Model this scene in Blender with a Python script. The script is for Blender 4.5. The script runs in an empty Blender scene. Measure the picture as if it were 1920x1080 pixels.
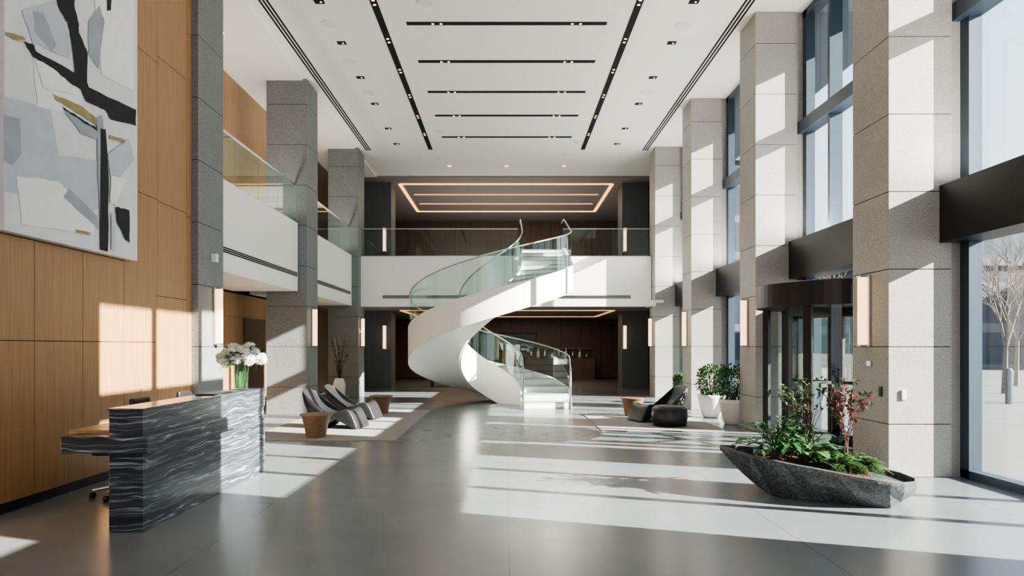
import bpy, math, random
from mathutils import Vector, Matrix
random.seed(7)
R = random.random
def U(a,b): return a+(b-a)*R()
COL = bpy.context.scene.collection
F=1280.0; HZ=650.0; VX=950.0; CH=1.6

# ------------------------------------------------------------------ materials
def lin(v):
    v/=255.0
    return v/12.92 if v<=0.04045 else ((v+0.055)/1.055)**2.4
def C(r,g,b): return (lin(r),lin(g),lin(b),1)
def newmat(name):
    m=bpy.data.materials.new(name); m.use_nodes=True
    nt=m.node_tree; b=nt.nodes['Principled BSDF']
    return m,nt,b
def mat(name,col,rough=0.5,metal=0.0,var=0.08,scale=8.0,bump=0.0,stretch=(1,1,1),emit=None,es=0,spec=0.5):
    m,nt,b=newmat(name)
    tc=nt.nodes.new('ShaderNodeTexCoord'); mp=nt.nodes.new('ShaderNodeMapping')
    mp.inputs['Scale'].default_value=stretch
    nz=nt.nodes.new('ShaderNodeTexNoise'); nz.inputs['Scale'].default_value=scale; nz.inputs['Detail'].default_value=5
    rp=nt.nodes.new('ShaderNodeValToRGB')
    rp.color_ramp.elements[0].position=0.3; rp.color_ramp.elements[1].position=0.7
    rp.color_ramp.elements[0].color=tuple(max(0,c*(1-var)) for c in col[:3])+(1,)
    rp.color_ramp.elements[1].color=tuple(min(1,c*(1+var)) for c in col[:3])+(1,)
    nt.links.new(tc.outputs['Object'],mp.inputs[0]); nt.links.new(mp.outputs[0],nz.inputs['Vector'])
    nt.links.new(nz.outputs['Fac'],rp.inputs[0]); nt.links.new(rp.outputs[0],b.inputs['Base Color'])
    b.inputs['Roughness'].default_value=rough; b.inputs['Metallic'].default_value=metal
    b.inputs['Specular IOR Level'].default_value=spec
    if bump>0:
        bp=nt.nodes.new('ShaderNodeBump'); bp.inputs['Strength'].default_value=bump; bp.inputs['Distance'].default_value=0.02
        nt.links.new(nz.outputs['Fac'],bp.inputs['Height']); nt.links.new(bp.outputs[0],b.inputs['Normal'])
    if emit:
        b.inputs['Emission Color'].default_value=emit; b.inputs['Emission Strength'].default_value=es
    return m
def glassmat(name,tint,refl=0.12,gl=(1,1,1,1),k=0.3):
    m=bpy.data.materials.new(name); m.use_nodes=True; nt=m.node_tree
    nt.nodes.clear()
    out=nt.nodes.new('ShaderNodeOutputMaterial'); mx=nt.nodes.new('ShaderNodeMixShader')
    tr=nt.nodes.new('ShaderNodeBsdfTransparent'); tr.inputs[0].default_value=tint
    g=nt.nodes.new('ShaderNodeBsdfGlossy'); g.inputs['Roughness'].default_value=0.01; g.inputs['Color'].default_value=gl
    lw=nt.nodes.new('ShaderNodeLayerWeight'); lw.inputs['Blend'].default_value=0.2
    ma=nt.nodes.new('ShaderNodeMath'); ma.operation='MULTIPLY_ADD'; ma.inputs[1].default_value=k; ma.inputs[2].default_value=refl*0.4
    ma.use_clamp=True
    nt.links.new(lw.outputs['Fresnel'],ma.inputs[0]); nt.links.new(ma.outputs[0],mx.inputs[0])
    nt.links.new(tr.outputs[0],mx.inputs[1]); nt.links.new(g.outputs[0],mx.inputs[2]); nt.links.new(mx.outputs[0],out.inputs[0])
    return m
def emis(name,col,s):
    m,nt,b=newmat(name)
    b.inputs['Base Color'].default_value=col
    b.inputs['Emission Color'].default_value=col; b.inputs['Emission Strength'].default_value=s
    return m
def floor_mat():
    m,nt,b=newmat('polished_stone_floor')
    tc=nt.nodes.new('ShaderNodeTexCoord'); mp=nt.nodes.new('ShaderNodeMapping')
    mp.inputs['Location'].default_value=(-0.02+12.0,0.2+12,0)
    br=nt.nodes.new('ShaderNodeTexBrick'); br.offset=0.0; br.inputs['Scale'].default_value=1
    br.inputs['Brick Width'].default_value=2.4; br.inputs['Row Height'].default_value=2.4
    br.inputs['Mortar Size'].default_value=0.003; br.inputs['Mortar Smooth'].default_value=0.1
    nz=nt.nodes.new('ShaderNodeTexNoise'); nz.inputs['Scale'].default_value=0.8; nz.inputs['Detail'].default_value=5
    rp=nt.nodes.new('ShaderNodeValToRGB')
    rp.color_ramp.elements[0].position=0.3; rp.color_ramp.elements[0].color=C(110,117,121)
    rp.color_ramp.elements[1].position=0.75; rp.color_ramp.elements[1].color=C(122,128,131)
    mx=nt.nodes.new('ShaderNodeMix'); mx.data_type='RGBA'
    mx.inputs[7].default_value=C(76,80,84)
    nt.links.new(tc.outputs['Object'],mp.inputs[0]); nt.links.new(mp.outputs[0],br.inputs['Vector'])
    nt.links.new(tc.outputs['Object'],nz.inputs['Vector']); nt.links.new(nz.outputs['Fac'],rp.inputs[0])
    nt.links.new(rp.outputs[0],mx.inputs[6]); nt.links.new(br.outputs['Fac'],mx.inputs[0])
    nt.links.new(mx.outputs[2],b.inputs['Base Color'])
    n2=nt.nodes.new('ShaderNodeTexNoise'); n2.inputs['Scale'].default_value=3; n2.inputs['Detail'].default_value=3
    nt.links.new(tc.outputs['Object'],n2.inputs['Vector'])
    mr=nt.nodes.new('ShaderNodeMapRange'); mr.inputs[3].default_value=0.2; mr.inputs[4].default_value=0.28
    nt.links.new(n2.outputs['Fac'],mr.inputs[0]); nt.links.new(mr.outputs[0],b.inputs['Roughness'])
    b.inputs['Specular IOR Level'].default_value=0.45
    return m
def granite(name,a,b2,rough=0.55,sc_=90):
    m,nt,b=newmat(name)
    tc=nt.nodes.new('ShaderNodeTexCoord')
    n1=nt.nodes.new('ShaderNodeTexNoise'); n1.inputs['Scale'].default_value=sc_; n1.inputs['Detail'].default_value=3; n1.inputs['Roughness'].default_value=0.6
    n2=nt.nodes.new('ShaderNodeTexNoise'); n2.inputs['Scale'].default_value=0.9; n2.inputs['Detail'].default_value=2
    ad=nt.nodes.new('ShaderNodeMath'); ad.operation='MULTIPLY_ADD'; ad.inputs[1].default_value=0.18
    ml=nt.nodes.new('ShaderNodeMath'); ml.operation='MULTIPLY'; ml.inputs[1].default_value=0.82
    rp=nt.nodes.new('ShaderNodeValToRGB')
    rp.color_ramp.elements[0].position=0.38; rp.color_ramp.elements[0].color=a
    rp.color_ramp.elements[1].position=0.62; rp.color_ramp.elements[1].color=b2
    nt.links.new(tc.outputs['Object'],n1.inputs['Vector']); nt.links.new(tc.outputs['Object'],n2.inputs['Vector'])
    nt.links.new(n1.outputs['Fac'],ml.inputs[0]); nt.links.new(n2.outputs['Fac'],ad.inputs[0]); nt.links.new(ml.outputs[0],ad.inputs[2])
    nt.links.new(ad.outputs[0],rp.inputs[0])
    nt.links.new(rp.outputs[0],b.inputs['Base Color']); b.inputs['Roughness'].default_value=rough
    return m
def wood(name,a,b2,rough=0.4,st=(22,22,0.7)):
    m,nt,b=newmat(name)
    tc=nt.nodes.new('ShaderNodeTexCoord'); mp=nt.nodes.new('ShaderNodeMapping'); mp.inputs['Scale'].default_value=st
    n1=nt.nodes.new('ShaderNodeTexNoise'); n1.inputs['Scale'].default_value=2.2; n1.inputs['Detail'].default_value=6; n1.inputs['Distortion'].default_value=0.3
    rp=nt.nodes.new('ShaderNodeValToRGB')
    rp.color_ramp.elements[0].position=0.3; rp.color_ramp.elements[0].color=a
    rp.color_ramp.elements[1].position=0.7; rp.color_ramp.elements[1].color=b2
    nt.links.new(tc.outputs['Object'],mp.inputs[0]); nt.links.new(mp.outputs[0],n1.inputs['Vector'])
    nt.links.new(n1.outputs['Fac'],rp.inputs[0]); nt.links.new(rp.outputs[0],b.inputs['Base Color'])
    b.inputs['Roughness'].default_value=rough
    return m
def marble(name):
    m,nt,b=newmat(name)
    tc=nt.nodes.new('ShaderNodeTexCoord'); mp=nt.nodes.new('ShaderNodeMapping')
    nw=nt.nodes.new('ShaderNodeTexNoise'); nw.inputs['Scale'].default_value=1.5; nw.inputs['Detail'].default_value=3
    sub=nt.nodes.new('ShaderNodeVectorMath'); sub.operation='MULTIPLY_ADD'; sub.inputs[1].default_value=(0,0,0.17)
    nt.links.new(tc.outputs['Object'],nw.inputs['Vector']); nt.links.new(nw.outputs['Color'],sub.inputs[0]); nt.links.new(tc.outputs['Object'],sub.inputs[2])
    mp.inputs['Scale'].default_value=(0.18,0.18,7.0)
    nd=nt.nodes.new('ShaderNodeTexNoise'); nd.inputs['Scale'].default_value=1.1; nd.inputs['Detail'].default_value=5; nd.inputs['Roughness'].default_value=0.5; nd.inputs['Distortion'].default_value=0.1
    rp=nt.nodes.new('ShaderNodeValToRGB'); e=rp.color_ramp.elements
    e[0].position=0.22; e[0].color=C(34,39,45)
    e[1].position=0.40; e[1].color=C(50,56,64)
    for p,c in ((0.405,C(150,154,157)),(0.412,C(46,52,60)),(0.455,C(66,73,82)),(0.463,C(180,183,185)),(0.472,C(52,59,68)),(0.53,C(74,81,90)),(0.536,C(160,164,166)),(0.544,C(48,54,62)),(0.61,C(62,69,78)),(0.618,C(146,150,153)),(0.628,C(50,56,64)),(0.75,C(38,43,50))):
        k=e.new(p); k.color=c
    nt.links.new(sub.outputs[0],mp.inputs[0]); nt.links.new(mp.outputs[0],nd.inputs['Vector'])
    nt.links.new(nd.outputs['Fac'],rp.inputs[0]); nt.links.new(rp.outputs[0],b.inputs['Base Color'])
    b.inputs['Roughness'].default_value=0.2
    return m
def facade(name,wall,glass,w,h):
    m,nt,b=newmat(name)
    tc=nt.nodes.new('ShaderNodeTexCoord'); mp=nt.nodes.new('ShaderNodeMapping'); mp.inputs['Rotation'].default_value=(math.radians(90),0,0)
    br=nt.nodes.new('ShaderNodeTexBrick'); br.offset=0; br.inputs['Scale'].default_value=1
    br.inputs['Brick Width'].default_value=w; br.inputs['Row Height'].default_value=h; br.inputs['Mortar Size'].default_value=0.35
    br.inputs['Color1'].default_value=glass; br.inputs['Color2'].default_value=glass; br.inputs['Mortar'].default_value=wall
    nt.links.new(tc.outputs['Object'],mp.inputs[0]); nt.links.new(mp.outputs[0],br.inputs['Vector']); nt.links.new(br.outputs['Color'],b.inputs['Base Color'])
    b.inputs['Roughness'].default_value=0.5
    return m

M={}
M['floor']=floor_mat()
M['ceil']=mat('white_plaster',C(234,232,227),0.9,var=0.01,scale=3)
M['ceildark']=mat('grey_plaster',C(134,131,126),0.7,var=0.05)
M['white']=mat('white_lacquer',C(242,241,237),0.5,var=0.01)
M['granite']=granite('grey_granite',C(98,101,102),C(132,135,135))
M['graniteL']=granite('light_granite',C(138,136,131),C(174,171,165))
M['graniteD']=granite('dark_granite',C(74,78,82),C(104,107,109))
M['tread']=granite('pale_stone_tread',C(150,152,153),C(172,173,173),0.4)
M['wood']=wood('oak_veneer',C(152,114,76),C(170,131,92))
M['wood2']=wood('walnut_veneer',C(76,60,50),C(98,80,66))
M['woodt']=wood('light_wood',C(150,118,84),C(172,138,102),0.35,(6,30,30))
M['tablewood']=wood('brown_oak',C(108,84,62),C(130,104,80),0.4,(6,30,30))
M['marble']=marble('veined_black_marble')
M['black']=mat('matt_black_metal',C(22,23,26),0.45,0.0,var=0.1)
M['void']=mat('black_slot',C(10,10,10),0.9)
M['frame']=mat('slate_blue_aluminium',C(62,76,88),0.4,0.3,var=0.05)
M['steel']=mat('brushed_steel',C(190,192,192),0.3,1.0,var=0.05)
M['glassW']=glassmat('window_glass',(0.89,0.95,0.965,1),0.05,k=0.12)
M['glassD']=glassmat('clear_door_glass',(0.93,0.97,0.97,1),0.05,k=0.12)
M['glassB']=glassmat('green_balustrade_glass',(0.89,0.96,0.935,1),0.08,(0.95,1,0.98,1),k=0.2)
M['sconce']=emis('warm_lamp_diffuser',(1,0.62,0.33,1),1.7)
M['cove']=emis('warm_cove_strip',(1,0.5,0.16,1),1.5)
M['coved']=emis('dim_warm_cove_strip',(1,0.5,0.18,1),0.7)
M['spot']=emis('warm_spot_lamp',(1,0.6,0.3,1),2.5)
M['chair']=mat('charcoal_leather',C(36,37,40),0.4,var=0.1)
M['rug']=mat('grey_rug',C(144,142,138),0.95,var=0.06,scale=60,bump=0.3)
M['leaf']=mat('green_leaf',C(70,106,52),0.5,var=0.5,scale=6)
M['leafd']=mat('dark_green_leaf',C(40,74,42),0.4,var=0.5,scale=6)
M['fern']=mat('fern_green',C(68,102,50),0.5,var=0.5,scale=9)
M['red']=mat('burgundy_leaf',C(104,32,36),0.5,var=0.4,scale=9)
M['stem']=mat('brown_stem',C(86,56,46),0.8)
M['soil']=mat('bark_mulch',C(88,58,36),0.95,var=0.5,scale=40,bump=0.8)
M['rock']=granite('dark_speckled_stone',C(54,58,60),C(92,96,97),0.25,40)
M['petal']=mat('cream_petal',C(244,242,228),0.7,var=0.04)
M['stemg']=mat('green_stem',C(70,120,50),0.5)
M['pot']=mat('white_ceramic',C(226,224,218),0.4,var=0.02)
M['pave']=mat('light_paving',C(104,104,104),0.8,var=0.06,scale=2)
M['bark']=mat('bare_bark',C(104,94,86),0.9,var=0.2)
M['bld1']=facade('grey_office_facade',C(92,98,106),C(40,52,66),3.0,3.4)
M['bld2']=facade('dark_office_facade',C(52,62,74),C(26,38,52),1.6,3.2)
M['bld3']=facade('low_stone_facade',C(96,96,96),C(52,58,66),4,3)
M['canvas']=mat('painted_canvas_white',C(222,222,224),0.8,var=0.04,scale=5,bump=0.2)
M['p_lg']=mat('paint_pale_grey',C(192,196,203),0.8,var=0.06,scale=4)
M['p_g']=mat('paint_mid_grey',C(160,166,174),0.8,var=0.1,scale=4)
M['p_w']=mat('paint_white',C(238,238,236),0.8,var=0.02)
M['p_k']=mat('paint_black',C(30,31,36),0.7,var=0.2)
M['p_o']=mat('paint_ochre',C(156,144,96),0.8,var=0.2)
M['tan']=mat('tan_leather',C(170,104,60),0.5)
M['plastic']=mat('white_plastic',C(220,220,216),0.5,var=0.01)

# ------------------------------------------------------------------ mesh builder
class MB:
    def __init__(s): s.v=[]; s.f=[]; s.m=[]; s.mats=[]
    def mi(s,k):
        if k not in s.mats: s.mats.append(k)
        return s.mats.index(k)
    def add(s,vs,fs,k):
        o=len(s.v); s.v+= [tuple(v) for v in vs]; i=s.mi(k)
        for f in fs: s.f.append(tuple(o+a for a in f)); s.m.append(i)
    def box(s,x0,x1,y0,y1,z0,z1,k):
        if x0>x1:x0,x1=x1,x0
        if y0>y1:y0,y1=y1,y0
        if z0>z1:z0,z1=z1,z0
        s.add([(x0,y0,z0),(x1,y0,z0),(x1,y1,z0),(x0,y1,z0),(x0,y0,z1),(x1,y0,z1),(x1,y1,z1),(x0,y1,z1)],
              [(0,3,2,1),(4,5,6,7),(0,1,5,4),(1,2,6,5),(2,3,7,6),(3,0,4,7)],k)
    def tube(s,pts,rad,k,n=8,cap=True):
        pts=[Vector(p) for p in pts]
        if not isinstance(rad,(list,tuple)): rad=[rad]*len(pts)
        rings=[]
        for i,p in enumerate(pts):
            a=pts[max(0,i-1)]; b=pts[min(len(pts)-1,i+1)]
            d=(b-a).normalized() if (b-a).length>1e-6 else Vector((0,0,1))
            up=Vector((0,0,1)) if abs(d.z)<0.95 else Vector((1,0,0))
            u=d.cross(up).normalized(); w=u.cross(d).normalized()
            rings.append([p+(u*math.cos(2*math.pi*j/n)+w*math.sin(2*math.pi*j/n))*rad[i] for j in range(n)])
        vs=[v for r in rings for v in r]; fs=[]
        for i in range(len(pts)-1):
            for j in range(n):
                fs.append((i*n+j,i*n+(j+1)%n,(i+1)*n+(j+1)%n,(i+1)*n+j))
        if cap:
            fs.append(tuple(range(n))[::-1]); fs.append(tuple((len(pts)-1)*n+j for j in range(n)))
        s.add(vs,fs,k)
    def lathe(s,prof,c,k,n=32,cap=True):
        cx,cy,cz=c; vs=[];fs=[]
        for r,z in prof:
            for j in range(n):
                a=2*math.pi*j/n; vs.append((cx+r*math.cos(a),cy+r*math.sin(a),cz+z))
        for i in range(len(prof)-1):
            for j in range(n): fs.append((i*n+j,i*n+(j+1)%n,(i+1)*n+(j+1)%n,(i+1)*n+j))
        if cap:
            fs.append(tuple(range(n))[::-1]); fs.append(tuple((len(prof)-1)*n+j for j in range(n)))
        s.add(vs,fs,k)
    def loft(s,loops,k,closed=True,cap=True):
        n=len(loops[0]); vs=[v for l in loops for v in l]; fs=[]
        for i in range(len(loops)-1):
            for j in range(n if closed else n-1):
                fs.append((i*n+j,i*n+(j+1)%n,(i+1)*n+(j+1)%n,(i+1)*n+j))
        if cap and closed:
            fs.append(tuple(range(n))[::-1]); fs.append(tuple((len(loops)-1)*n+j for j in range(n)))
        s.add(vs,fs,k)
    def leaf(s,p,d,up,l,w,k):
        p=Vector(p); d=Vector(d).normalized(); sd=d.cross(Vector(up))
        if sd.length<1e-3: sd=d.cross(Vector((1,0,0)))
        sd.normalize(); nn=sd.cross(d).normalized()
        a=p; b=p+d*l*0.4+sd*w*0.5+nn*w*0.12; c=p+d*l-nn*l*0.15; e=p+d*l*0.4-sd*w*0.5+nn*w*0.12; m_=p+d*l*0.5
        s.add([a,b,c,e,m_],[(0,1,4),(1,2,4),(2,3,4),(3,0,4)],k)
    def sphere(s,c,r,k,n=8,sc=(1,1,1)):
        loops=[]
        for i in range(1,n):
            t=math.pi*i/n
            loops.append([(c[0]+r*sc[0]*math.sin(t)*math.cos(2*math.pi*j/(2*n)),c[1]+r*sc[1]*math.sin(t)*math.sin(2*math.pi*j/(2*n)),c[2]-r*sc[2]*math.cos(t)) for j in range(2*n)])
        s.loft(loops,k)
    def make(s,name,parent=None,smooth=False,bevel=0,label=None,cat=None,kind=None,group=None,local=False,subsurf=0,seg=2):
        me=bpy.data.meshes.new(name)
        if parent is not None:
            o=Vector((0,0,0)) if local else Vector(parent['_w'])
        else:
            xs=[v[0] for v in s.v]; ys=[v[1] for v in s.v]; zs=[v[2] for v in s.v]
            o=Vector(((min(xs)+max(xs))/2,(min(ys)+max(ys))/2,min(zs)))
            if kind=='structure' : o=Vector((0,0,0))
        me.from_pydata([(v[0]-o.x,v[1]-o.y,v[2]-o.z) for v in s.v],[],s.f)
        for k in s.mats: me.materials.append(M[k])
        for i,p in enumerate(me.polygons): p.material_index=s.m[i]; p.use_smooth=smooth
        me.update()
        ob=bpy.data.objects.new(name,me); COL.objects.link(ob)
        if parent is not None:
            ob.parent=parent; ob['_w']=tuple(parent['_w'])
        else:
            ob.location=o; ob['_w']=tuple(o)
        if bevel>0:
            bm=ob.modifiers.new('Bevel','BEVEL'); bm.width=bevel; bm.segments=seg; bm.limit_method='ANGLE'; bm.angle_limit=0.6
        if subsurf:
            sm=ob.modifiers.new('Sub','SUBSURF'); sm.levels=subsurf; sm.render_levels=subsurf
        if label: ob['label']=label
        if cat: ob['category']=cat
        if kind: ob['kind']=kind
        if group: ob['group']=group
        return ob
def empty(name,loc,label,cat,group=None):
    e=bpy.data.objects.new(name,None); COL.objects.link(e); e.location=loc; e.empty_display_size=0.1
    e['_w']=tuple(loc); e['label']=label; e['category']=cat
    if group: e['group']=group
    return e
def dup(th,loc,rz=0.0,label=None,scale=None):
    n=th.copy(); COL.objects.link(n); n.location=loc; n.rotation_euler=(0,0,rz)
    if scale: n.scale=scale
    if label: n['label']=label
    def rec(a,b):
        for ch in list(a.children):
            if ch.name in seen: continue
            c2=ch.copy(); COL.objects.link(c2); c2.parent=b; seen.add(c2.name); rec(ch,c2)
    seen=set(); rec(th,n)
    return n
def bx(name,x0,x1,y0,y1,z0,z1,k,parent=None,**kw):
    b=MB(); b.box(x0,x1,y0,y1,z0,z1,k); return b.make(name,parent,**kw)

# ------------------------------------------------------------------ shell
HC=7.9; Y0=-6.0; YB=34.0
WX0,WX1=5.58,5.74
C0=3.5   # first (hidden) column
bx('floor',-6.6,WX1,Y0,YB+0.2,-0.2,0,'floor',kind='structure',label='polished grey stone tile floor of the lobby')
b=MB()
b.box(-4.8,WX1,Y0,25.2,HC,HC+0.3,'ceil')
b.box(-6.7,-4.8,Y0,25.2,HC-0.04,HC+0.3,'ceil')
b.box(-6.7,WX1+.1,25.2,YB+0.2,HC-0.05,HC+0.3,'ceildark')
b.make('ceiling',kind='structure',label='high white plaster ceiling with dark slots')
b=MB()
b.box(-5.05,-4.83,Y0,10.4,0,HC,'void')
ys=[Y0,-4.4,-3.5,-2.6,-1.8,-1.0,-0.2,0.6,1.4,2.2,3.0,3.8,4.6,5.4,6.15,6.94,7.73,8.56,9.38,10.24,10.4]
for i in range(len(ys)-1):
    zs=[0.1,1.66,2.68,3.6,5.4,HC]
    if i==17: zs=[0.1,1.66,3.62,5.5,HC]
    if i==18: zs=[0.1,2.3,3.6,5.6,HC]
    if i==19: zs=[0.1,3.56,6.3,HC]
    for j in range(len(zs)-1):
        b.box(-4.84,-4.8,ys[i]+0.004,ys[i+1]-0.004,zs[j]+0.004,zs[j+1]-0.004,'wood')
b.make('wall_left',kind='structure',label='honey oak veneer panelled wall')
bx('baseboard_left',-4.83,-4.81,Y0,10.4,0,0.1,'black',kind='structure')
b=MB(); b.box(-6.7,-6.44,10.4,YB,0,HC,'void')
yy=10.4
while yy<22.4:
    y2=yy+0.85
    for z0,z1 in ((0.1,2.3),(2.3,2.86),(4.55,6.3),(6.3,HC)):
        b.box(-6.45,-6.4,yy+0.004,y2-0.004,z0+0.004,z1-0.004,'wood')
    yy=y2
b.box(-6.45,-6.4,yy,YB,0,HC,'wood2')
b.box(-6.7,-5.05,10.38,10.42,0,HC,'wood')
b.make('wall_recess_left',kind='structure',label='oak panelled wall recessed under and above the balcony')
b=MB(); b.box(-6.4,-6.36,16.6,18.0,0,2.3,'wood2'); b.box(-6.36,-6.34,17.26,17.34,1.0,1.3,'steel'); b.make('door_1',kind='structure')
b=MB()
b.box(WX0,WX1,2.4,4.36,0,HC,'graniteL'); b.box(WX0,WX1,Y0,1.9,0,HC,'graniteL'); b.box(WX0,WX1,1.9,2.4,0,4.4,'graniteL')  # out-of-view solid stretches and slit, shaped to set the floor sun patches
b.box(5.46,WX1,22.37,YB+0.2,0,HC,'graniteD')
for y in (C0,8.36,12.83,17.3,21.5): b.box(5.45,WX1,y+.04,y+.83,0,HC,'graniteL')
b.make('wall_right',kind='structure',label='granite clad outer wall')
b=MB()
b.box(-6.7,WX1,YB,YB+0.3,0,HC,'void')
for i in range(0,24):
    x=-6.3+i*0.5
    b.box(x,x+0.49,YB-0.03,YB,0.05,2.94,'wood2')
    b.box(x,x+0.49,YB-0.03,YB,4.55,HC-0.06,'wood2')
b.make('wall_back',kind='structure',label='dark walnut panelled rear wall')
# ------------------------------------------------------------------ mezzanine slabs
def slab(name,x0,x1,y0,y1,lab):
    b=MB(); b.box(x0,x1,y0,y1,2.9,4.5,'white'); return b.make(name,kind=None,bevel=0.004,label=lab,cat='balcony')
slab('balcony_slab',-6.4,-4.9,11.35,16.02,'white plastered side balcony edge between granite columns')
slab('balcony_slab',-6.4,-4.9,16.98,21.58,'white plastered side balcony edge further down the hall')
b=MB()
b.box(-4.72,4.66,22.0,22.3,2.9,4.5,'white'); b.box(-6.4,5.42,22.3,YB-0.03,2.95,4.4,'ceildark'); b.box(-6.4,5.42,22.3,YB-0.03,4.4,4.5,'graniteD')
b.box(4.66,5.42,22.4,22.9,2.9,4.5,'white')
b.make('balcony_slab',label='white plastered mezzanine edge across the end of the hall',cat='balcony')
def diff(name,x0,x1,y0,y1,z,ax):
    b=MB()
    for k in range(3):
        if ax=='y': b.box(x0,x0+0.012,y0,y1,z+k*0.035,z+k*0.035+0.02,'void')
        else: b.box(x0,x1,y0-0.012,y0,z+k*0.035,z+k*0.035+0.02,'void')
    b.make(name,label='slim black linear air grille set in white fascia',cat='air vent')
diff('air_grille',-4.9,0,11.4,15.95,3.24,'y'); diff('air_grille',-4.9,0,17.1,21.4,3.24,'y'); diff('air_grille',-4.0,4.0,22.0,22.0,3.16,'x')
# ------------------------------------------------------------------ columns
def column(x0,x1,y0,y1,k,lab,z1=HC,front=None,off=0.65):
    b=MB(); b.box(x0+0.012,x1-0.012,y0+0.012,y1-0.012,0,z1,'void')
    z=off-0.95
    while z<z1:
        a=max(0,z); c=min(z1,z+0.95)
        b.box(x0,x1,y0,y1,a+0.005,c-0.005,k); z+=0.95
    return b.make('column',label=lab,cat='column',group='granite columns')
for i,y in enumerate((C0,8.36,12.83,17.3,21.5)):
    column(4.68,5.45,y,y+0.87,'graniteL','square column clad in light grey granite slabs beside tall windows')
for y in (10.4,16.05,21.6):
    column(-5.65,-4.7,y,y+0.92,'granite','square column clad in grey granite slabs beside the balcony')
for x0 in (-5.4,4.4):
    for z0,z1 in ((0,2.94),(4.5,HC-0.05)):
        b=MB(); b.box(x0,x0+1.0,26,27,z0,z1,'graniteD'); b.make('column',label='dark granite column under the mezzanine' if z0==0 else 'dark granite column on the upper floor',cat='column',group='dark rear columns')
# ------------------------------------------------------------------ windows right
bays=[(4.36,8.4),(9.2,12.87),(13.67,17.34),(18.13,21.54)]
n=1
for bi,(a,c) in enumerate(bays):
    for zl,zh in ((0,3.02),(3.45,HC)):
        b=MB(); X0,X1=WX0,WX1
        b.box(X0,X1,a,c,zh-0.12,zh,'frame'); b.box(X0,X1,a,c,zl,zl+0.1,'frame')
        b.box(X0,X1,a,a+0.12,zl,zh,'frame'); b.box(X0,X1,c-0.16,c,zl,zh,'frame')
        if zl>1: b.box(X0-0.1,X1,a,c,5.6,5.82,'frame')
        if bi==0: ms=[5.75,6.95]
        elif bi==1: ms=[10.4,11.7] if zl>1 else []
        else: ms=[a+1.2,a+2.4]
        for m_ in ms: b.box(X0-.06,X1,m_-0.035,m_+0.035,zl,zh,'frame')
        w=b.make('window_%d'%n,kind='structure',label='tall slate-framed window'); 
        g=MB(); zz=zl+0.1 if not(bi==1 and zl<1) else 2.7
        xg=WX0+.1; g.add([(xg,a+.12,zz),(xg,c-.16,zz),(xg,c-.16,zh-.12),(xg,a+.12,zh-.12)],[(0,1,2,3)],'glassW'); g.make('pane',w)
        n+=1
    b=MB(); b.box(5.3,WX1,a,c-.04,2.87,3.57,'black'); b.make('trim_%d'%(bi+1),kind='structure',label='black metal header beam between columns')
b=MB(); b.box(WX1+.02,7.7,Y0,24,HC,HC+0.25,'frame'); b.make('trim_7',kind='structure',label='unseen roof overhang, added to limit the sun')  # unseen overhang, added to cap how high sun reaches the left wall

# ------------------------------------------------------------------ ceiling fittings
for sx in (-2.43,2.43):
    e=empty('linear_light_slot',(sx,12,HC),'long black recessed ceiling track with small warm spotlights','ceiling light','long ceiling tracks')
    b=MB(); b.box(sx-0.065,sx+0.065,3,21.8,HC-0.012,HC,'void'); b.make('track',e)
    y=12.4
    while y<21.7:
        for dy in (0,0.16):
            q=MB(); q.lathe([(0.02,0),(0.03,0.006)],(sx,y+dy,HC-0.019),'spot',12); q.make('spotlight',e)
        y+=1.55
for y in (13.3,15.07,16.87,18.6,20.5,11.5,9.7):
    e=empty('linear_light_slot',(0,y,HC),'short black cross slot in white ceiling with paired spotlights','ceiling light','cross ceiling slots')
    b=MB(); b.box(-1.95,1.95,y-0.06,y+0.06,HC-0.012,HC,'void'); b.make('track',e)
    for sx in (-1.36,1.36):
        for dx in (-0.08,0.08):
            q=MB(); q.lathe([(0.02,0),(0.028,0.006)],(sx+dx,y,HC-0.019),'spot',12); q.make('spotlight',e)
for sx in (-1,1):
    b=MB()
    for k in range(3):
        x=sx*(4.36+k*0.07); b.box(x-0.018,x+0.018,3,21.9,HC-0.008,HC-.0005,'void')
    b.make('air_diffuser',label='triple line black air diffuser running along ceiling edge',cat='air vent',group='ceiling diffusers')
first=None
for sx in (-3.42,3.42):
    for y in (10.8,12.46,14.15,15.97,17.7,19.7,21.2):
        if first is None:
            e=empty('ceiling_downlight',(sx,y,HC),'small square black recessed downlight in white ceiling','ceiling light','square downlights')
            b=MB(); b.box(-0.09,0.09,-0.07,0.07,-0.01,0,'void'); b.make('housing',e,local=True)
            b=MB(); b.lathe([(0.02,-0.014),(0.02,-0.01)],(0.03,0,0),'spot',10); b.make('bulb',e,local=True)
            first=e
        else: dup(first,(sx,y,HC))
for x,y in ((-3.45,13.3),(-3.45,15.07),(-3.4,16.9),(3.45,13.4),(3.45,16.9),(-1.95,20.0),(2.2,21),(-1.5,12.5),(2.0,22.4),(-2.2,22.8)):
    b=MB(); b.lathe([(0.15,0),(0.16,0.012)],(x,y,HC-0.012),'plastic',24); b.make('ceiling_speaker',label='round white flush ceiling speaker',cat='speaker',group='ceiling speakers')
for x,y,z in ((-5.7,13.6,HC-0.04),(-5.7,18.6,HC-0.04),(-5.6,13,2.9),(-5.6,19,2.9),(-2,23.8,HC),(0,23.8,HC),(2,23.8,HC)):
    b=MB(); b.lathe([(0.05,0),(0.07,0.015)],(x,y,z-0.016),'spot',14); b.make('round_downlight',label='small round warm ceiling downlight',cat='ceiling light',group='round downlights')
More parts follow.
